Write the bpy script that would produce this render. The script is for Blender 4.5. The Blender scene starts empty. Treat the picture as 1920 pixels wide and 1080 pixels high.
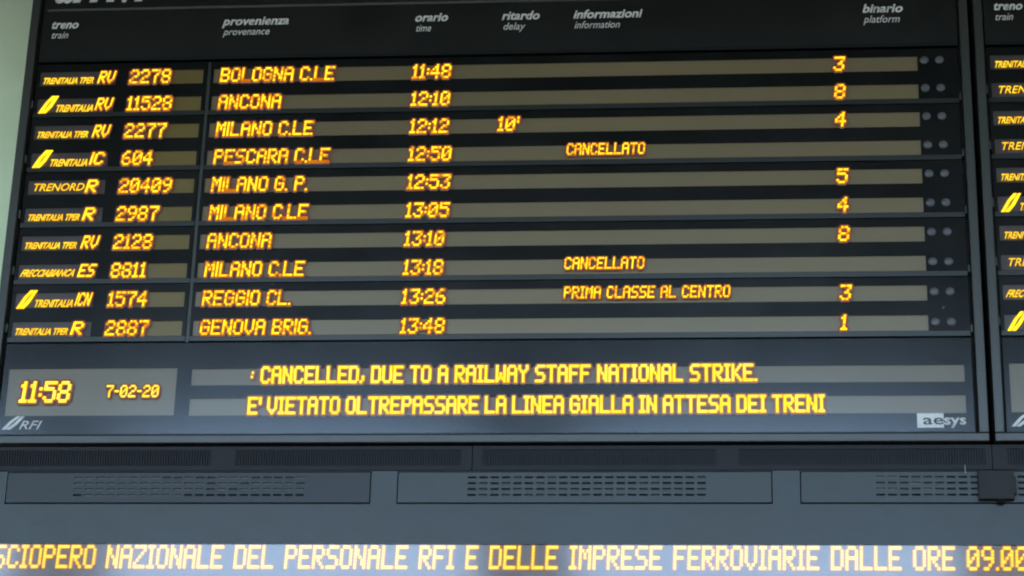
import bpy, bmesh, math, random
from mathutils import Vector, Matrix
random.seed(7)
C = bpy.context.scene.collection
scene = bpy.context.scene
R = math.radians

# ------------------------------------------------------------------ camera
YAW, PITCH, ROLL, FPX = -0.1015116, 0.37600595, 0.02852122, 4346.86
EYE = 1.6                                   # a standing person's eye height
cam = bpy.data.cameras.new("camera")
cam_o = bpy.data.objects.new("camera", cam)
C.objects.link(cam_o)
cy, sy, cp, sp = math.cos(YAW), math.sin(YAW), math.cos(PITCH), math.sin(PITCH)
fwd = Vector((sy * cp, cy * cp, sp))
r0 = Vector((cy, -sy, 0)); u0 = r0.cross(fwd)
rt = r0 * math.cos(ROLL) + u0 * math.sin(ROLL)
up = -r0 * math.sin(ROLL) + u0 * math.cos(ROLL)
m3 = Matrix((rt, up, -fwd)).transposed()
cam_o.matrix_world = Matrix.Translation((0, 0, EYE)) @ m3.to_4x4()
cam.sensor_width = 36
cam.lens = FPX / 1920 * 36
cam.clip_start = 0.05
cam.clip_end = 5000
scene.camera = cam_o

# ------------------------------------------------------------------ light
SUN_EL, SUN_AZ = R(42), R(20)               # sun stands behind the board, roof shades it
world = bpy.data.worlds.new("World")
scene.world = world
world.use_nodes = True
wn = world.node_tree
bg = wn.nodes["Background"]
sky = wn.nodes.new("ShaderNodeTexSky")
sky.sky_type = 'NISHITA'
sky.sun_disc = False
sky.sun_elevation = SUN_EL
sky.sun_rotation = SUN_AZ
sky.air_density = 1.0
sky.dust_density = 1.0
wn.links.new(sky.outputs[0], bg.inputs[0])
bg.inputs[1].default_value = 0.13
sun = bpy.data.lights.new("sun", 'SUN')
sun.energy = 3.0
sun.angle = R(0.5)
sun.color = (1, .95, .87)
sun_o = bpy.data.objects.new("sun", sun)
C.objects.link(sun_o)
sd = Vector((math.sin(SUN_AZ) * math.cos(SUN_EL), math.cos(SUN_AZ) * math.cos(SUN_EL), math.sin(SUN_EL)))
sun_o.rotation_euler = sd.to_track_quat('Z', 'Y').to_euler()
scene.view_settings.view_transform = 'Standard'
scene.view_settings.look = 'None'
scene.view_settings.exposure = 3.5
scene.view_settings.gamma = 1
scene.cycles.filter_width = 2.1
scene.cycles.max_bounces = 8
scene.cycles.use_denoising = True

# ------------------------------------------------------------------ materials
EXPO = 2 ** -scene.view_settings.exposure

def mat(name, col, rough=.5, spec=.5, metal=0, noise=None, scale=8.0, coat=0, coat_rough=.1, bump=0, stretch=(1, 1, 1), rvar=0):
    m = bpy.data.materials.new(name)
    m.use_nodes = True
    nt = m.node_tree
    b = nt.nodes["Principled BSDF"]
    b.inputs["Base Color"].default_value = (*col, 1)
    b.inputs["Roughness"].default_value = rough
    b.inputs["Metallic"].default_value = metal
    b.inputs["Specular IOR Level"].default_value = spec
    b.inputs["Coat Weight"].default_value = coat
    b.inputs["Coat Roughness"].default_value = coat_rough
    if noise or bump or rvar:
        tc = nt.nodes.new("ShaderNodeTexCoord")
        mp = nt.nodes.new("ShaderNodeMapping")
        mp.inputs["Scale"].default_value = stretch
        nt.links.new(tc.outputs["Object"], mp.inputs[0])
        n = nt.nodes.new("ShaderNodeTexNoise")
        n.inputs["Scale"].default_value = scale
        n.inputs["Detail"].default_value = 5
        n.inputs["Roughness"].default_value = .6
        nt.links.new(mp.outputs[0], n.inputs["Vector"])
        if noise:
            rmp = nt.nodes.new("ShaderNodeMix")
            rmp.data_type = 'RGBA'
            rmp.inputs[6].default_value = (*[c * (1 - noise) for c in col], 1)
            rmp.inputs[7].default_value = (*[min(1, c * (1 + noise)) for c in col], 1)
            st = nt.nodes.new("ShaderNodeMapRange")
            st.inputs[1].default_value = .32; st.inputs[2].default_value = .68
            nt.links.new(n.outputs["Fac"], st.inputs[0])
            nt.links.new(st.outputs[0], rmp.inputs[0])
            nt.links.new(rmp.outputs[2], b.inputs["Base Color"])
        if rvar:
            mr = nt.nodes.new("ShaderNodeMapRange")
            mr.inputs[3].default_value = max(0, rough - rvar)
            mr.inputs[4].default_value = rough + rvar
            nt.links.new(n.outputs["Fac"], mr.inputs[0])
            nt.links.new(mr.outputs[0], b.inputs["Roughness"])
        if bump:
            bp = nt.nodes.new("ShaderNodeBump")
            bp.inputs["Strength"].default_value = bump
            bp.inputs["Distance"].default_value = .002
            nt.links.new(n.outputs["Fac"], bp.inputs["Height"])
            nt.links.new(bp.outputs[0], b.inputs["Normal"])
    return m

def lamp_mat(name, col_a, col_b, strength, scale=30.0):
    """amber LED light; brightness and hue drift a little from one diode group to the next"""
    m = bpy.data.materials.new(name)
    m.use_nodes = True
    nt = m.node_tree
    nt.nodes.clear()
    out = nt.nodes.new("ShaderNodeOutputMaterial")
    e = nt.nodes.new("ShaderNodeEmission")
    e.inputs[1].default_value = strength * EXPO
    tc = nt.nodes.new("ShaderNodeTexCoord")
    n = nt.nodes.new("ShaderNodeTexNoise")
    n.inputs["Scale"].default_value = scale
    n.inputs["Detail"].default_value = 3
    nt.links.new(tc.outputs["Object"], n.inputs["Vector"])
    cr = nt.nodes.new("ShaderNodeValToRGB")
    cr.color_ramp.elements[0].position = .38
    cr.color_ramp.elements[1].position = .62
    cr.color_ramp.elements[0].color = (*col_a, 1)
    cr.color_ramp.elements[1].color = (*col_b, 1)
    nt.links.new(n.outputs["Fac"], cr.inputs[0])
    nt.links.new(cr.outputs[0], e.inputs[0])
    nt.links.new(e.outputs[0], out.inputs[0])
    return m

M = {}
M['panel'] = mat("black_face_panel", (.004, .0043, .0045), .21, .5, noise=.25, scale=5, rvar=.05)
M['header'] = mat("black_header_panel", (.005, .0055, .0055), .30, .5, noise=.2, scale=9, rvar=.05)
M['lip'] = mat("module_lip", (.009, .010, .011), .28, .3)
M['rail'] = mat("grey_aluminium_rail", (.022, .025, .024), .34, .6, noise=.15, scale=20, stretch=(1, 1, .2))
M['dark'] = mat("dark_gap", (.004, .004, .005), .8, .1)
M['case'] = mat("dark_case", (.005, .005, .006), .6, .3)
M['window'] = mat("olive_display_window", (.138, .106, .054), .28, .85, noise=.05, scale=3)
M['windowl'] = mat("olive_number_window", (.130, .095, .028), .28, .6, noise=.06, scale=5)
M['windowp'] = mat("purple_grey_logo_window", (.05, .04, .042), .3, .5, noise=.15, scale=14)
M['print'] = mat("light_grey_print", (.68, .68, .66), .5, .3, noise=.1, scale=60)
M['stripe'] = mat("grey_stripe_print", (.06, .063, .06), .5, .3, noise=.1, scale=8)
M['lamp_off'] = mat("unlit_lamp_lens", (.062, .066, .078), .45, .5, noise=.35, scale=90)
M['fin'] = mat("dark_grille_paint", (.006, .006, .010), .5, .22, noise=.2, scale=12)
M['fascia'] = mat("blue_grey_painted_steel", (.018, .027, .033), .42, .4, noise=.5, scale=2.2, stretch=(1, 1, 1.6), rvar=.12, bump=.03)
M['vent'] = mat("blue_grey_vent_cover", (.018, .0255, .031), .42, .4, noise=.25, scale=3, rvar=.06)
M['vent_dim'] = mat("dim_reflection_vent_cover", (.009, .014, .019), .42, .35, noise=.25, scale=3, rvar=.06)  # darker base colour imitates the weaker reflection of a tilted cover
M['paleslot'] = mat("pale_slot_back", (.10, .105, .115), .8, .2, noise=.35, scale=60)  # lighter colour stands for the bright interior showing through the slots
M['midslot'] = mat("mid_grey_slot_back", (.03, .035, .04), .8, .2, noise=.35, scale=60)
M['ticker'] = mat("glossy_ticker_window", (.22, .20, .20), .5, .3, noise=.12, scale=9)
M['wall'] = mat("pale_green_plaster", (.68, .81, .60), .9, .2, noise=.07, scale=2.5, bump=.4)
M['roof'] = mat("canopy_concrete", (.11, .105, .09), .9, .2, noise=.2, scale=2)
M['ground'] = mat("platform_asphalt", (.055, .055, .055), .9, .2, noise=.25, scale=1.5)
M['pillar'] = mat("pillar_paint", (.25, .25, .26), .7, .3, noise=.15, scale=3)
M['boxm'] = mat("dark_box_plastic", (.014, .013, .016), .6, .25, noise=.15, scale=30)
M['cable'] = mat("white_cable", (.22, .23, .23), .5, .4)
YEL, ORA = (1.0, .62, .012), (1.0, .34, .03)
M['led'] = lamp_mat("amber_led", (1.0, .50, .012), (1.0, .76, .022), 2.0, 45)
M['ledy'] = lamp_mat("yellow_led", (1.0, .72, .03), (1.0, .88, .10), 1.6, 25)
M['ledt'] = lamp_mat("bright_ticker_led", (1.0, .70, .03), (1.0, .82, .09), 1.6, 6)
M['ledo'] = lamp_mat("orange_led", (1.0, .36, .02), (1.0, .56, .04), 1.1, 45)
M['ledn'] = lamp_mat("small_orange_led", (1.0, .46, .015), (1.0, .70, .035), 1.45, 60)
M['rim'] = lamp_mat("red_led_fringe_rim", (1.0, .20, .003), (1.0, .34, .006), .66, 30)  # diode flank; its glow also imitates the red fringe of light round letters
M['rimy'] = lamp_mat("yellow_led_fringe_rim", (1.0, .36, .01), (1.0, .48, .02), .75, 30)
def halo_mat(name, base, em):  # faintly glowing skirt, added to imitate the halo of light round letters
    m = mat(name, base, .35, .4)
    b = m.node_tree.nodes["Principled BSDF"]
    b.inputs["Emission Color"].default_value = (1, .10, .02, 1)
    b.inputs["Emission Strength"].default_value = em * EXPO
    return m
M['foot'] = halo_mat("red_led_halo", (.075, .05, .035), .10)
M['halo_footy'] = halo_mat("amber_led_halo", (.20, .16, .14), .11)

def pane_mat(name, rough, ior, wave):
    m = bpy.data.materials.new(name); m.use_nodes = True
    nt = m.node_tree; nt.nodes.clear()
    out = nt.nodes.new("ShaderNodeOutputMaterial"); mx = nt.nodes.new("ShaderNodeMixShader")
    fr = nt.nodes.new("ShaderNodeFresnel"); fr.inputs[0].default_value = ior
    t = nt.nodes.new("ShaderNodeBsdfTransparent"); t.inputs[0].default_value = (.97, .97, .97, 1)
    g = nt.nodes.new("ShaderNodeBsdfGlossy"); g.inputs["Roughness"].default_value = rough
    tc = nt.nodes.new("ShaderNodeTexCoord"); n = nt.nodes.new("ShaderNodeTexNoise")
    n.inputs["Scale"].default_value = 2.2; n.inputs["Detail"].default_value = 2
    bp = nt.nodes.new("ShaderNodeBump"); bp.inputs["Strength"].default_value = wave; bp.inputs["Distance"].default_value = .01
    nt.links.new(tc.outputs["Object"], n.inputs["Vector"]); nt.links.new(n.outputs["Fac"], bp.inputs["Height"])
    nt.links.new(bp.outputs[0], g.inputs["Normal"])
    nt.links.new(fr.outputs[0], mx.inputs[0]); nt.links.new(t.outputs[0], mx.inputs[1]); nt.links.new(g.outputs[0], mx.inputs[2])
    nt.links.new(mx.outputs[0], out.inputs[0])
    return m
M['pane'] = pane_mat("clear_ticker_pane", .10, 1.8, .06)
M['pane2'] = pane_mat("clear_notice_pane", .15, 1.5, .0)

# ------------------------------------------------------------------ mesh helpers
def link(name, me, m, parent=None):
    o = bpy.data.objects.new(name, me)
    if m is not None:
        for k in (m if isinstance(m, (list, tuple)) else [m]):
            me.materials.append(k)
    C.objects.link(o)
    if parent:
        o.parent = parent
    return o

class MB:
    def __init__(s): s.v = []; s.f = []; s.mi = []
    def box(s, x0, x1, y0, y1, z0, z1, mi=0):
        n = len(s.v)
        s.v += [(x0, y0, z0), (x1, y0, z0), (x1, y1, z0), (x0, y1, z0), (x0, y0, z1), (x1, y0, z1), (x1, y1, z1), (x0, y1, z1)]
        s.f += [tuple(n + i for i in q) for q in ((0, 3, 2, 1), (4, 5, 6, 7), (0, 1, 5, 4), (1, 2, 6, 5), (2, 3, 7, 6), (3, 0, 4, 7))]
        s.mi += [mi] * 6
    def face(s, pts, mi=0):
        n = len(s.v); s.v += pts; s.f.append(tuple(range(n, n + len(pts)))); s.mi.append(mi)
    def mesh(s, name):
        me = bpy.data.meshes.new(name)
        me.from_pydata([tuple(p) for p in s.v], [], s.f)
        for p, k in zip(me.polygons, s.mi): p.material_index = k
        me.update()
        return me
    def build(s, name, m, parent=None, bevel=0):
        me = s.mesh(name)
        if bevel:
            bm = bmesh.new(); bm.from_mesh(me)
            bmesh.ops.bevel(bm, geom=bm.edges[:], offset=bevel, segments=2, affect='EDGES', profile=.6)
            bm.to_mesh(me); bm.free()
        return link(name, me, m, parent)

def plate(name, m, parent, x0, x1, z0, z1, y, holes=(), t=.012, chamfer=0):
    """flat sheet facing -y at depth y, with real openings; hole walls included"""
    mb = MB()
    xs = sorted({x0, x1, *[h[0] for h in holes], *[h[1] for h in holes]})
    zs = sorted({z0, z1, *[h[2] for h in holes], *[h[3] for h in holes]})
    # merge cells row-wise
    for a, b in zip(zs, zs[1:]):
        run = None
        zc = (a + b) / 2
        for c, d in zip(xs, xs[1:]):
            xc = (c + d) / 2
            hole = any(h[0] < xc < h[1] and h[2] < zc < h[3] for h in holes)
            if not hole:
                run = (run[0], d) if run else (c, d)
            if hole and run:
                mb.face([(run[0], y, a), (run[1], y, a), (run[1], y, b), (run[0], y, b)]); run = None
        if run:
            mb.face([(run[0], y, a), (run[1], y, a), (run[1], y, b), (run[0], y, b)])
    def rim(X0, X1, Z0, Z1, inward):
        p = [(X0, Z0), (X1, Z0), (X1, Z1), (X0, Z1)]
        for i in range(4):
            a, b = p[i], p[(i + 1) % 4]
            q = [(a[0], y, a[1]), (a[0], y + t, a[1]), (b[0], y + t, b[1]), (b[0], y, b[1])]
            mb.face(q if not inward else q[::-1])
    rim(x0, x1, z0, z1, False)
    for h in holes: rim(h[0], h[1], h[2], h[3], True)
    return mb.build(name, m, parent)

def empty(name, loc, label, cat, group=None):
    o = bpy.data.objects.new(name, None)
    C.objects.link(o)
    o.location = loc
    o['label'] = label; o['category'] = cat
    if group: o['group'] = group
    return o

def tag(o, label, cat, group=None):
    o['label'] = label; o['category'] = cat
    if group: o['group'] = group
    return o

# ------------------------------------------------------------------ 5x7 dot font
F = {
'A': "01110 10001 10001 11111 10001 10001 10001", 'B': "11110 10001 10001 11110 10001 10001 11110",
'C': "01110 10001 10000 10000 10000 10001 01110", 'D': "11110 10001 10001 10001 10001 10001 11110",
'E': "11111 10000 10000 11110 10000 10000 11111", 'F': "11111 10000 10000 11110 10000 10000 10000",
'G': "01110 10001 10000 10111 10001 10001 01110", 'H': "10001 10001 10001 11111 10001 10001 10001",
'I': "111 010 010 010 010 010 111", 'K': "10001 10010 10100 11000 10100 10010 10001",
'L': "10000 10000 10000 10000 10000 10000 11111", 'M': "10001 11011 10101 10101 10001 10001 10001",
'N': "10001 11001 11001 10101 10011 10011 10001", 'O': "01110 10001 10001 10001 10001 10001 01110",
'P': "11110 10001 10001 11110 10000 10000 10000", 'R': "11110 10001 10001 11110 10100 10010 10001",
'S': "01111 10000 10000 01110 00001 00001 11110", 'T': "11111 00100 00100 00100 00100 00100 00100",
'U': "10001 10001 10001 10001 10001 10001 01110", 'V': "10001 10001 10001 10001 10001 01010 00100",
'W': "10001 10001 10001 10101 10101 11011 10001", 'Y': "10001 10001 01010 00100 00100 00100 00100",
'Z': "11111 00001 00010 00100 01000 10000 11111",
'0': "01110 10001 10011 10101 11001 10001 01110", '1': "010 110 010 010 010 010 111",
'2': "01110 10001 00001 00110 01000 10000 11111", '3': "11111 00001 00010 00110 00001 10001 01110",
'4': "00010 00110 01010 10010 11111 00010 00010", '5': "11111 10000 11110 00001 00001 10001 01110",
'6': "00110 01000 10000 11110 10001 10001 01110", '7': "11111 00001 00010 00100 00100 00100 00100",
'8': "01110 10001 10001 01110 10001 10001 01110", '9': "01110 10001 10001 01111 00001 00010 01100",
'.': "0 0 0 0 0 0 1", ',': "00 00 00 00 01 01 10", ':': "0 0 1 0 1 0 0", "'": "1 1 1 0 0 0 0", '-': "000 000 000 111 000 000 000",
';': "01 01 10 00 01 01 10",
}
def led_text(name, text, x0, z0, h, col, parent, x1=None, shear=0.0, bold=1.0, i_wide=3, space=3, m='led', y=6.4965, label=None, vb=1.0, deep=.003, soft=False, dim=(), dots=False):
    """lit diodes as little frusta: bright top, darker red flank, glowing skirt as imitated halo; z0 = base of the letters"""
    rows_h = h / 7
    def adv(ch, sp):
        if ch == ' ': return sp
        g = F[ch].split()
        w = len(g[0])
        if ch == 'I' and i_wide == 1: w = 1
        return w + 1
    if x1 is not None:                                    # stretch so that the line ends where it ends
        n = text.count(' ')
        fixed = sum(adv(c, 0) for c in text if c != ' ') - 1
        total = (x1 - x0 - shear * h * .6) / col
        if n: space = max(1.5, (total - fixed) / n)
        else: col = (x1 - x0 - shear * h * .6) / fixed
    mb = MB()
    cur = 0.0
    hx, hz = col * .52 * bold, rows_h * .52 * vb
    kx, kz = (.0022, .0022) if col > .0045 else (.0016, .0018)
    for ci, ch in enumerate(text):
        if ch == ' ':
            cur += space; continue
        g = F[ch].split()
        if ch == 'I' and i_wide == 1: g = ['1'] * 7
        for r, line in enumerate(g):
            # horizontal runs share one bar, as do the diodes in the photo
            c = 0
            while c < len(line):
                if line[c] != '1': c += 1; continue
                e = c
                while not dots and e + 1 < len(line) and line[e + 1] == '1': e += 1
                zc = z0 + (6 - r + .5) * rows_h
                xa = x0 + (cur + c + .5) * col - hx + shear * (zc - z0)
                xb = x0 + (cur + e + .5) * col + hx + shear * (zc - z0)
                za, zb = zc - hz, zc + hz
                yt = y - deep
                sa, sb = shear * (-hz), shear * hz
                n = len(mb.v)
                cb = min(hx, hz) * .45
                top = [(xa + cb + sa, za), (xb - cb + sa, za), (xb + sa, za + cb), (xb + sb, zb - cb), (xb - cb + sb, zb), (xa + cb + sb, zb), (xa + sb, zb - cb), (xa + sa, za + cb)]
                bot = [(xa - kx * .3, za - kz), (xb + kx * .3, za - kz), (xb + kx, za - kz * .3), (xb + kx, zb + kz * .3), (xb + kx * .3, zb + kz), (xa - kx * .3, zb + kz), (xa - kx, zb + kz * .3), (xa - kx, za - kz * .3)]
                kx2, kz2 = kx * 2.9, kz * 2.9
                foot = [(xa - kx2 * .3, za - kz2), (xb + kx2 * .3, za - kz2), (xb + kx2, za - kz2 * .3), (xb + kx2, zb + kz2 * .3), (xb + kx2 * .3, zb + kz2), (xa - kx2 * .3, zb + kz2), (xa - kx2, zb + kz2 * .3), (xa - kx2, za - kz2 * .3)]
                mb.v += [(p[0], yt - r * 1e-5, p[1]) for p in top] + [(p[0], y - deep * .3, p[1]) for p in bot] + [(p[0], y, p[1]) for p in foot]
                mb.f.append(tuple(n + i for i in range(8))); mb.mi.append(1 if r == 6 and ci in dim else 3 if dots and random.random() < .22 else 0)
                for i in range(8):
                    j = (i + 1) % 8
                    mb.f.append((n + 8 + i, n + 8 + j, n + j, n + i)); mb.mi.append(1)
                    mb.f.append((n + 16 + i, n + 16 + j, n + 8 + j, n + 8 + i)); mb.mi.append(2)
                c = e + 1
        cur += len(g[0]) + 1
    o = mb.build(name, [M[m], M['rimy' if soft else 'rim'], M['halo_footy' if soft else 'foot'], M['ledo']], parent)
    if label: o['label'] = label
    return o

def font_text(name, text, x0, x1, z0, h, y, m, parent, shear=.25, bold=.0, depth=.0008, label=None, xh=False):
    """printed or lit lettering: outline type turned into a thin mesh, fitted to the measured width and height"""
    cu = bpy.data.curves.new(name, 'FONT')
    cu.body = text
    cu.size = 1
    cu.offset = bold
    cu.extrude = 0
    cu.resolution_u = 3
    t = bpy.data.objects.new(name, cu)
    C.objects.link(t)
    dg = bpy.context.evaluated_depsgraph_get()
    me = bpy.data.meshes.new_from_object(t.evaluated_get(dg))
    bpy.data.objects.remove(t)
    xs = [v.co.x for v in me.vertices]; ys = [v.co.y for v in me.vertices]
    ax, bx = min(xs), max(xs)
    # height: cap height .73 of Bfont, or x-height .53
    unit = .54 if xh else .72
    s = h / unit
    sx = (x1 - x0 - shear * h * .8) / (bx - ax)
    for v in me.vertices:
        zz = v.co.y * s
        v.co = (x0 + (v.co.x - ax) * sx + shear * zz, y, z0 + zz)
    bm = bmesh.new(); bm.from_mesh(me)
    r = bmesh.ops.extrude_face_region(bm, geom=bm.faces[:])
    for v in r['geom']:
        if isinstance(v, bmesh.types.BMVert): v.co.y -= depth
    bmesh.ops.recalc_face_normals(bm, faces=bm.faces[:])
    bm.to_mesh(me); bm.free()
    me.materials.clear()
    o = link(name, me, m, parent)
    if label: o['label'] = label
    return o

def prism(mb, pts, y0, y1, mi=0):
    """pts (x, z) counter-clockwise seen from -y"""
    n = len(mb.v); k = len(pts)
    mb.v += [(p[0], y0, p[1]) for p in pts] + [(p[0], y1, p[1]) for p in pts]
    mb.f.append(tuple(n + i for i in range(k))); mb.mi.append(mi)
    for i in range(k):
        j = (i + 1) % k
        mb.f.append((n + k + i, n + k + j, n + j, n + i)); mb.mi.append(mi)

def railway_symbol(name, x0, z0, w, h, y, m, parent, depth=.001):
    """the slanted double-stroke railway emblem"""
    mb = MB()
    s = w * .50
    def P(u, v): return (x0 + (w - s) * u + s * v, z0 + h * v)
    prism(mb, [P(0, 0), P(.34, 0), P(.42, .62), P(.62, .90), P(.62, 1), P(.30, 1), P(.06, .62)], y - depth, y)
    prism(mb, [P(.42, 0), P(.78, 0), P(.98, .36), P(1.0, 1), P(.72, 1), P(.60, .38), P(.42, .12)], y - depth, y)
    return mb.build(name, m, parent)

def disc_lens(r, depth, name="indicator_lamp"):
    mb = MB(); n = 16
    rings = [(1, 0), (.92, .5), (.62, .85), (.0, 1)]
    for k, (a, b) in enumerate(rings[:-1]):
        a2, b2 = rings[k + 1]
        for i in range(n):
            t0, t1 = 2 * math.pi * i / n, 2 * math.pi * (i + 1) / n
            q = [(r * a * math.cos(t0), -depth * b, r * a * math.sin(t0)), (r * a * math.cos(t1), -depth * b, r * a * math.sin(t1)),
                 (r * a2 * math.cos(t1), -depth * b2, r * a2 * math.sin(t1)), (r * a2 * math.cos(t0), -depth * b2, r * a2 * math.sin(t0))]
            mb.face(q if a2 else q[:3])
    me = mb.mesh(name)
    for p in me.polygons: p.use_smooth = True
    return me

# ------------------------------------------------------------------ the arrivals board
# all board heights are above the eye; the board root sits at its own foot
D = 6.5                                          # distance of the board face from the viewer
Z = lambda z: z + EYE
ZW0, PIT, WH = 3.2903, .09533, .0497             # foot of the first window, row pitch, window height
rowz = [Z(ZW0 - PIT * i) for i in range(10)]
XL, XR, XG = -2.2495, .7375, 3.0045              # outer edges, pitch from board to board
lamp_mesh = disc_lens(.0138, .005)
lamp_mesh.materials.append(M['lamp_off'])

def board(ox, rows, label, texts=True):
    root = empty('arrivals_board', (XL + ox + 1.49, D, Z(2.083)), label, 'departure board', 'arrivals boards on the station wall')
    inv = Matrix.Translation(-root.location)
    kids = []
    def keep(o):
        kids.append(o); return o
    # case and frame
    mb = MB(); mb.box(XL + .004, XR - .004, D + .03, D + .34, Z(2.087), Z(3.93)); keep(mb.build('case', M['case'], root))
    mb = MB(); mb.box(XL, XL + .027, D - .022, D + .06, Z(2.1095), Z(3.93)); keep(mb.build('frame_rail', M['rail'], root, .003))
    mb = MB(); mb.box(XR - .027, XR, D - .022, D + .06, Z(2.1095), Z(3.93)); keep(mb.build('frame_rail', M['rail'], root, .003))
    mb = MB(); mb.box(XL, XR, D - .022, D + .06, Z(2.0832), Z(2.1085)); keep(mb.build('frame_rail', M['rail'], root, .003))
    mb = MB(); mb.box(XL, XR, D - .022, D + .06, Z(3.931), Z(3.96)); keep(mb.build('frame_rail', M['rail'], root, .003))
    IL, IR = XL + .034, XR - .033                # inner edges of the face
    # header
    hz0 = Z(3.3745)
    hp = keep(plate('header_panel', M['header'], root, IL, IR, hz0 + .012, Z(3.926), D, t=.02))
    mb = MB(); prism(mb, [(IL, hz0), (IR, hz0), (IR, hz0 + .0115), (IL, hz0 + .0115)], D - .002, D + .01); keep(mb.build('header_lip', M['lip'], root))
    mb = MB(); mb.box(XL + .047, IR - .01, D - .0012, D + .001, Z(3.5585), Z(3.5675)); mb.build('divider_stripe', M['stripe'], hp)
    for t, u, x0, x1, x2 in (('treno', 'train', -2.187, -2.093, -2.1244), ('provenienza', 'provenance', -1.6195, -1.402, -1.4645), ('orario', 'time', -.999, -.889, -.9427),
                             ('ritardo', 'delay', -.7188, -.596, -.643), ('informazioni', 'information', -.4913, -.2735, -.3423), ('binario', 'platform', .4157, .543, .5317)):
        font_text('header_lettering', t, x0, x1, Z(3.4965), .0225, D - .0004, M['print'], hp, .25, .03, label=f'bold italic printed word {t}', xh=True)
        font_text('header_lettering', u, x0 + .004, x2, Z(3.4605), .0195, D - .0004, M['print'], hp, .25, .004, label=f'thin italic printed word {u}', xh=True)
        if not texts: break
    if texts:
        font_text('header_lettering', 'arrivi', -2.188, -1.865, Z(3.6), .125, D - .0004, M['print'], hp, .25, .045, label='large bold italic printed word arrivi', xh=True)
        font_text('header_lettering', 'arrivals', -1.62, -1.25, Z(3.602), .11, D - .0004, M['stripe'], hp, .25, .0, label='large thin italic printed word arrivals', xh=True)
    # upright bar between the two banks of modules
    mb = MB(); mb.box(-1.6572, -1.6468, D + .002, D + .02, Z(2.412), Z(3.366)); keep(mb.build('divider_bar', M['rail'], root, .001))
    # five pairs of modules
    for k in range(5):
        zt = Z(3.3660 - .1907 * k); zb = zt - .1877
        ra, rb = rowz[2 * k], rowz[2 * k + 1]
        lip = .0160
        xa, xb = IL + .002, -1.6585
        lw = [(-2.2035, -1.9545), (-1.914, -1.6705)]
        holes = [(w[0], w[1], z + .0, z + WH) for w in lw for z in (rb, ra)]
        lm = keep(plate('train_module', M['panel'], root, xa, xb, zb + lip, zt, D, holes))
        rm = keep(plate('arrival_module', M['panel'], root, -1.6455, IR - .004, zb + lip, zt, D, [(-1.637, .5795, z, z + WH) for z in (rb, ra)]))
        for mod, u, v in ((lm, xa, xb), (rm, -1.6455, IR - .004)):
            mb = MB()
            mb.face([(u, D - .0006, zb), (v, D - .0006, zb), (v, D - .0015, zb + lip - .001), (u, D - .0015, zb + lip - .001)])
            mb.face([(u, D - .0015, zb + lip - .001), (v, D - .0015, zb + lip - .001), (v, D + .001, zb + lip), (u, D + .001, zb + lip)])
            mb.face([(u, D + .02, zb), (v, D + .02, zb), (v, D - .0006, zb), (u, D - .0006, zb)])
            mb.build('module_lip', M['lip'], mod)
        for (w0, w1), wm in zip(lw, ('windowp', 'windowl')):
            for z in (ra, rb):
                mb = MB(); mb.box(w0 - .002, w1 + .002, D + .004, D + .008, z - .002, z + WH + .002)
                mb.build('display_window', M[wm], lm)
        for z in (ra, rb):
            mb = MB(); mb.box(-1.639, .5815, D + .004, D + .008, z - .002, z + WH + .002)
            mb.build('display_window', M['window'], rm)
        for q, z in ((2 * k, ra), (2 * k + 1, rb)):
            lz = Z(3.3264 - .0963 * q)
            for lx in (.600, .6465):
                o = bpy.data.objects.new('indicator_lamp', lamp_mesh); C.objects.link(o); o.parent = rm
                o.location = (lx, D - .0005, lz)
        mb = MB(); mb.box(XL + .0285, XL + .0335, D - .006, D + .01, zb + .03, zb + .058); keep(mb.build('module_latch', M['stripe'], root, .001))
        mb = MB(); mb.box(IR - .0025, IR + .004, D - .004, D + .01, zb + .01, zb + .034); keep(mb.build('module_latch', M['rail'], root, .001))
        # what the two rows show
        for q, z in ((2 * k, ra), (2 * k + 1, rb)):
            row = rows[q]
            kind, cat = row[0], row[1]
            if kind in ('fs',):
                railway_symbol('lit_railway_symbol', -2.196, z - .003, .062, .060, D - .001, M['led'], lm, .003)
                font_text('lit_operator_name', 'TRENITALIA', -2.143, -2.014, z + .002, .024, D - .001, M['ledn'], lm, .3, .02, .002)
            elif kind == 'tper':
                font_text('lit_operator_name', 'TRENITALIA TPER', -2.194, -2.022, z + .006, .0215, D - .001, M['ledn'], lm, .3, .02, .002)
            elif kind == 'nord':
                font_text('lit_operator_name', 'TRENORD', -2.188, -2.018, z + .012, .026, D - .001, M['ledn'], lm, .3, .0, .002)
            elif kind == 'frec':
                font_text('lit_operator_name', 'FRECCIABIANCA', -2.196, -2.018, z + .008, .0235, D - .001, M['ledn'], lm, .5, .02, .002)
            if not texts: continue
            cw = {'RV': .0045, 'IC': .0058, 'R': .0066, 'ES': .0045, 'ICN': .0034}[cat]
            cx = {'R': -2.0165, 'ES': -2.013}.get(cat, -2.012)
            led_text('lit_train_category', cat, cx, z + .004, .042, cw, lm, shear=.24, bold=1.1, space=1, m='led', i_wide=1)
            led_text('lit_train_number', row[2], -1.9085, z + .0004, WH - .0008, .00572, lm, shear=.075, bold=1.0, vb=.90, dots=True)
            led_text('lit_origin', row[3], -1.6135, z + .0004, WH - .0008, .00570, rm, shear=.07, i_wide=1, bold=1.0, vb=.90, dots=True, dim={0: (2, 10), 3: (1, 8, 10, 11), 4: (2,), 5: (2, 8, 10, 11)}.get(q, ()))
            led_text('lit_time', row[4], -.998, z + .0004, WH - .0008, .00575, rm, shear=.09, bold=1.0, vb=.90, dots=True)
            if row[5]: led_text('lit_delay', row[5], -.7215, z + .0035, WH - .0008, .0058, rm, shear=.10, bold=1.0, vb=.90, dots=True)
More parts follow.
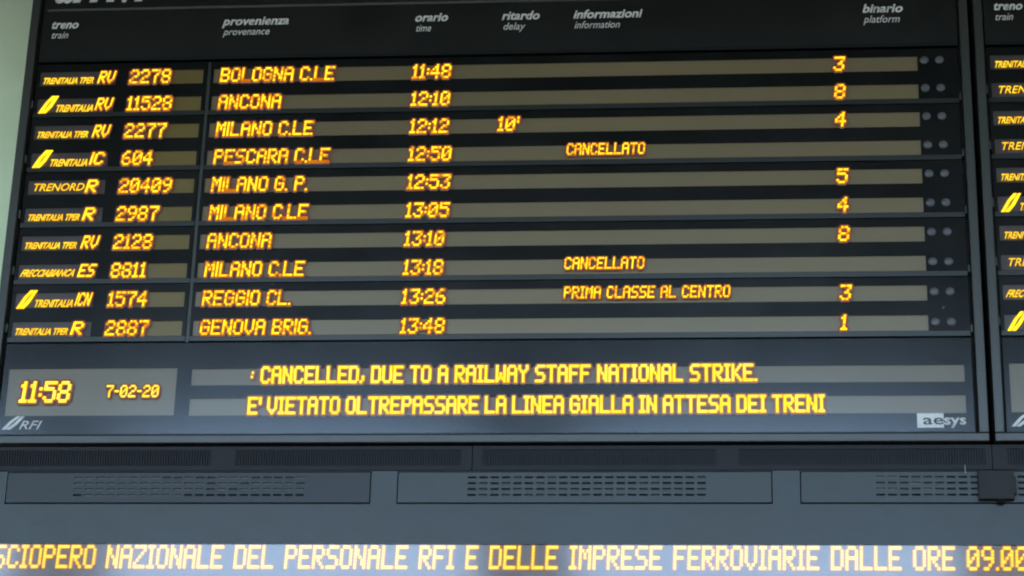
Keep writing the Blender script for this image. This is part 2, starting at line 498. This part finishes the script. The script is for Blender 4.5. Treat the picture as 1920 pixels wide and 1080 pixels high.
            if row[6]: led_text('lit_remark', row[6], -.5045, z + .014 - .0006 * 0, .0385, .0041, rm, x1={'CANCELLATO': -.262}.get(row[6], -.004), shear=.07, i_wide=3, bold=.98, vb=.92, dots=True)
            if row[7]: led_text('lit_platform', row[7], .320, z + .0015, WH - .0008, .0063, rm, shear=.12, bold=1.0, vb=.90, dots=True)
    # clock and notice panel
    mb = MB(); mb.face([(IL + .004, D - .006, Z(2.1180)), (IR - .006, D - .006, Z(2.1180)), (IR - .006, D - .006, Z(2.4070)), (IL + .004, D - .006, Z(2.4070))]); keep(mb.build('notice_glass', M['pane2'], root))
    cz0, cz1 = Z(2.177), Z(2.329)
    bot = Z(2.1165)
    np_ = keep(plate('notice_panel', M['panel'], root, IL + .002, IR - .004, bot, Z(2.4088), D,
                     [(-2.197, -1.674, cz0, cz1), (-1.629, .678, Z(2.2720), Z(2.3255)), (-1.629, .678, Z(2.1755), Z(2.2310))]))
    for (u, v, a, b) in ((-2.197, -1.674, cz0, cz1), (-1.629, .678, Z(2.2720), Z(2.3255)), (-1.629, .678, Z(2.1755), Z(2.2310))):
        mb = MB(); mb.box(u - .002, v + .002, D + .004, D + .008, a - .002, b + .002); mb.build('display_window', M['window'], np_)
    railway_symbol('railway_emblem', -2.2, Z(2.1335), .068, .042, D - .0003, M['print'], np_)
    font_text('maker_lettering', 'RFI', -2.146, -2.078, Z(2.1345), .028, D - .0003, M['print'], np_, .45, .0, label='italic printed letters RFI')
    if texts:
        led_text('lit_clock_time', '11:58', -2.1535, Z(2.2175), .068, .0068, np_, shear=.07, bold=1.35, m='ledy', x1=-1.998)
        led_text('lit_date', '7-02-20', -1.888, Z(2.2335), .0385, .0041, np_, shear=.06, m='ledy', x1=-1.724)
        led_text('lit_notice', ':', -1.4470, Z(2.2795), .047, .0056, np_, shear=.15, bold=.9, m='ledy', soft=True)
        led_text('lit_notice', 'CANCELLED, DUE TO A RAILWAY STAFF NATIONAL STRIKE.', -1.4140, Z(2.2748), .0545, .0056, np_, x1=.072, shear=.0, bold=1.3, m='ledy', soft=True)
        led_text('lit_notice', "E' VIETATO OLTREPASSARE LA LINEA GIALLA IN ATTESA DEI TRENI", -1.4470, Z(2.1775), .0545, .0056, np_, x1=.268, shear=.0, bold=1.3, m='ledy', soft=True)
        mb = MB(); mb.box(.535, .6115, D - .0012, D + .001, Z(2.1305), Z(2.1745)); lb = mb.build('maker_label', M['print'], np_)
        font_text('maker_lettering', 'ae', .552, .611, Z(2.1405), .0235, D - .0016, M['stripe'], np_, .0, .01, label='grey letters ae on a white block', xh=True)
        font_text('maker_lettering', 'sys', .6125, .676, Z(2.1405), .0235, D - .0003, M['print'], np_, .0, .02, label='white letters sys beside a white block', xh=True)
    # small chips and scuffs on the black faces
    if texts:
        for px_, pz_, w_, h_ in ((-.2553, 2.990, .0035, .008), (-1.176, 2.795, .002, .010), (.228, 3.432, .007, .004), (-2.135, 2.372, .006, .005), (.055, 2.385, .005, .006), (.625, 2.505, .009, .010), (-1.40, 2.600, .003, .009)):
            mb = MB(); z_ = Z(pz_); mb.face([(px_ - w_ / 2, D - .0004, z_ - h_ * .4), (px_ + w_ * .2, D - .0004, z_ - h_ / 2), (px_ + w_ / 2, D - .0004, z_ + h_ * .3), (px_ + w_ * .1, D - .0004, z_ + h_ / 2), (px_ - w_ * .3, D - .0004, z_ + h_ * .2)])
            keep(mb.build('scuff_mark', M['stripe'], root))
    # move geometry under the root (built in world space, root at its foot)
    for o in kids:
        o.location = (ox - root.location.x, -root.location.y, -root.location.z)
    return root

ROWS = [('tper', 'RV', '2278', 'BOLOGNA C.LE', '11:48', '', '', '3'),
        ('fs', 'RV', '11528', 'ANCONA', '12:10', '', '', '8'),
        ('tper', 'RV', '2277', 'MILANO C.LE', '12:12', "10'", '', '4'),
        ('fs', 'IC', '604', 'PESCARA C.LE', '12:50', '', 'CANCELLATO', ''),
        ('nord', 'R', '20409', 'MILANO G. P.', '12:53', '', '', '5'),
        ('tper', 'R', '2987', 'MILANO C.LE', '13:05', '', '', '4'),
        ('tper', 'RV', '2128', 'ANCONA', '13:10', '', '', '8'),
        ('frec', 'ES', '8811', 'MILANO C.LE', '13:18', '', 'CANCELLATO', ''),
        ('fs', 'ICN', '1574', 'REGGIO CL.', '13:26', '', 'PRIMA CLASSE AL CENTRO', '3'),
        ('tper', 'R', '2887', 'GENOVA BRIG.', '13:48', '', '', '1')]
board(0, ROWS, 'large black arrivals board with ten lit rows of trains, a clock and two notice lines')
ROWS2 = [(k, 'R') for k in ('tper', 'nord', 'tper', 'nord', 'tper', 'fs', 'tper', 'nord', 'frec', 'fs')]
board(XG, ROWS2, 'second black arrivals board cut off by the right edge of the photo', texts=False)

# ------------------------------------------------------------------ ribbed grille under the boards
def grille(x0, x1, segs, label):
    root = empty('ribbed_grille', ((x0 + x1) / 2, D, Z(2.003)), label, 'grille', 'ribbed grilles under the boards')
    off = (-root.location.x, -root.location.y, -root.location.z)
    z0, z1 = Z(2.003), Z(2.0785)
    a, b = z0 + .015, z1 - .011
    o = plate('grille_frame', M['fin'], root, x0 + .001, x1 - .001, z0 + .001, z1, D, [(s[0], s[1], a, b) for s in segs], t=.008); o.location = off
    mb = MB(); mb.box(x0 + .002, x1 - .002, D + .0085, D + .05, z0 + .002, z1 - .002); o = mb.build('grille_backing', M['fin'], root); o.location = off
    for s in segs:
        mb = MB(); n = int((s[1] - s[0]) / .0079)
        for i in range(n):
            x = s[0] + (i + .5) * (s[1] - s[0]) / n
            mb.box(x - .0022, x + .0022, D + .0005, D + .008, a, b)
        o = mb.build('grille_ribs', M['fin'], root); o.location = off; o['kind'] = 'stuff'
grille(-2.32, -.7657, [(-2.26, -1.55), (-1.475, -.80)], 'dark ribbed ventilation grille under the left half of the large board')
grille(-.7657, .745, [(-.735, -.05), (.018, .725)], 'dark ribbed ventilation grille under the right half of the large board')
grille(.745, 2.25, [(.79, 1.45), (1.52, 2.22)], 'dark ribbed ventilation grille starting under the gap between the two boards')

# ------------------------------------------------------------------ blue-grey fascia with three vent covers
PX0, PX1 = -2.9, 3.6
root = empty('steel_fascia', (.35, D, Z(1.78)), 'blue-grey painted steel fascia with three slotted vent covers between grille and ticker', 'fascia')
off = (-root.location.x, -root.location.y, -root.location.z)
covers = [(-2.162, -1.066), (-.982, .110), (.196, 1.290)]
ct, cb_ = Z(2.001), Z(1.905)
o = plate('fascia_sheet', M['fascia'], root, PX0, PX1, Z(1.7795), Z(2.0015), D, [(a - .0035, b + .0035, cb_ - .0045, ct - .001) for a, b in covers], t=.02); o.location = off
mb = MB(); mb.box(PX0, PX1, D + .021, D + .06, Z(1.781), Z(2.0005)); o = mb.build('fascia_back', M['dark'], root); o.location = off
slot_me = {}
for key in ('dark', 'midslot', 'paleslot'):
    mb = MB(); mb.box(-.0132, .0132, 0, .003, -.0032, .0032); me = mb.mesh('vent_slot'); me.materials.append(M[key]); slot_me[key] = me
for ci, (a, b) in enumerate(covers):
    sx = [-1.9586, -.7769, .4103][ci]
    hs, spots = [], []
    for c in range(21):
        for r in range(4):
            x = sx + .013 + c * .0336; z = Z(1.9812) - .01785 * r
            if x + .014 > b: continue
            hs.append((x - .0125, x + .0125, z - .003, z + .003)); spots.append((x, z, c, r))
    cov = plate('vent_cover', M['vent_dim' if ci == 0 else 'vent'], root, a, b, cb_, ct - .0045, D - .0015, hs, t=.006); cov.location = off
    for x, z, c, r in spots:
        u = random.random()
        if ci == 0: key = 'paleslot' if r in (1, 2) and c < 11 + 3 * u else ('dark' if r == 3 and (c == 0 or c > 9) else 'midslot' if u < .25 else 'paleslot')
        elif ci == 1: key = 'dark' if (c < 3 or r < 2 or u < .35) and u < .85 else 'midslot'
        else: key = 'dark' if (c > 5 or (r in (3,) and u < .7)) else ('midslot' if u < .6 or r == 3 else 'paleslot')
        s = bpy.data.objects.new('vent_slot', slot_me[key]); C.objects.link(s); s.parent = cov
        s.location = (x, D + .0035, z)

# ------------------------------------------------------------------ ticker sign
root = empty('ticker_sign', (.2, D, Z(1.60)), 'long ticker sign with a glossy window and one line of large amber letters', 'ticker sign')
off = (-root.location.x, -root.location.y, -root.location.z)
mb = MB(); mb.box(PX0, PX1, D + .012, D + .2, Z(1.60), Z(1.7785)); o = mb.build('housing', M['case'], root); o.location = off
mb = MB(); mb.box(PX0 + .01, PX1 - .01, D + .006, D + .0115, Z(1.625), Z(1.7780)); o = mb.build('ticker_window', M['ticker'], root); o.location = off
mb = MB(); mb.box(PX0, PX1, D - .01, D + .0118, Z(1.60), Z(1.624)); o = mb.build('lower_rail', M['rail'], root, .002); o.location = off
o = led_text('lit_ticker_line', 'SCIOPERO NAZIONALE DEL PERSONALE RFI E DELLE IMPRESE FERROVIARIE DALLE ORE 09.00', -2.181, Z(1.7055), .0705, .0068, root, shear=.03, bold=1.0, vb=.80, m='ledt', soft=True, y=D + .0055, x1=.8305)
o.location = off; o['kind'] = 'stuff'
mb = MB(); mb.face([(PX0, D + .0005, Z(1.6245)), (PX1, D + .0005, Z(1.6245)), (PX1, D + .0005, Z(1.7783)), (PX0, D + .0005, Z(1.7783))]); o = mb.build('glass_pane', M['pane'], root); o.location = off

# ------------------------------------------------------------------ small fittings
def rbox(name, x0, x1, y0, y1, z0, z1, m, parent, bv=.003):
    mb = MB(); mb.box(x0, x1, y0, y1, z0, z1); return mb.build(name, m, parent, bv)
root = empty('junction_box', (.75, D, Z(1.906)), 'dark square junction box on the fascia below the gap between the boards', 'junction box')
off = (-root.location.x, -root.location.y, -root.location.z)
for o in (rbox('box_body', .700, .801, D - .022, D - .002, Z(1.909), Z(1.996), M['boxm'], root),
          rbox('side_hinge', .799, .808, D - .018, D - .004, Z(1.925), Z(1.976), M['boxm'], root, .002),
          rbox('bottom_plug', .751, .773, D - .02, D - .006, Z(1.897), Z(1.910), M['dark'], root, .004)): o.location = off
root = empty('wall_bracket', (-2.27, D, Z(2.0)), 'small dark bracket with a pale tag at the left end of the grille', 'bracket')
off = (-root.location.x, -root.location.y, -root.location.z)
for o in (rbox('bracket_body', -2.30, -2.212, D - .03, D - .002, Z(1.992), Z(2.052), M['boxm'], root),
          rbox('bracket_tag', -2.252, -2.215, D - .033, D - .0305, Z(2.033), Z(2.046), M['print'], root, .0008)): o.location = off
mb = MB()
for k in range(6):
    z = Z(1.99) + k * .0042
    mb.box(.6645 + .0006 * math.sin(k * 1.3), .667 + .0006 * math.sin(k * 1.3), D - .0065, D - .004, z, z + .0043)
tag(mb.build('cable_end', M['cable'], None), 'short white cable end hanging beside the dark junction box', 'cable')

# ------------------------------------------------------------------ the place around it
def struct(name, m, *boxes):
    mb = MB()
    for b in boxes: mb.box(*b)
    o = mb.build(name, m); o['kind'] = 'structure'; return o
struct('wall', M['wall'], (-30, 30, 6.86, 7.3, -.1, 5.75))
struct('unseen_canopy_roof', M['roof'], (-30, 30, .2, 9, 5.75, 6.1))  # unseen; height and front edge set to shade the upper board
g = struct('ground', M['ground'], (-400, 400, -400, 400, -.5, 0))
for i in range(-6, 7):  # unseen pillars, added to break up the sky reflected in the ticker
    x = -1.16 + i * 2.65
    mb = MB(); mb.box(x - .25, x + .25, .25, .65, .002, 5.748)
    o = mb.build('unseen_canopy_pillar', M['pillar'], None, .02)
    tag(o, 'unseen square pillar added under the canopy edge to break up the ticker reflection', 'pillar', 'unseen canopy pillars')
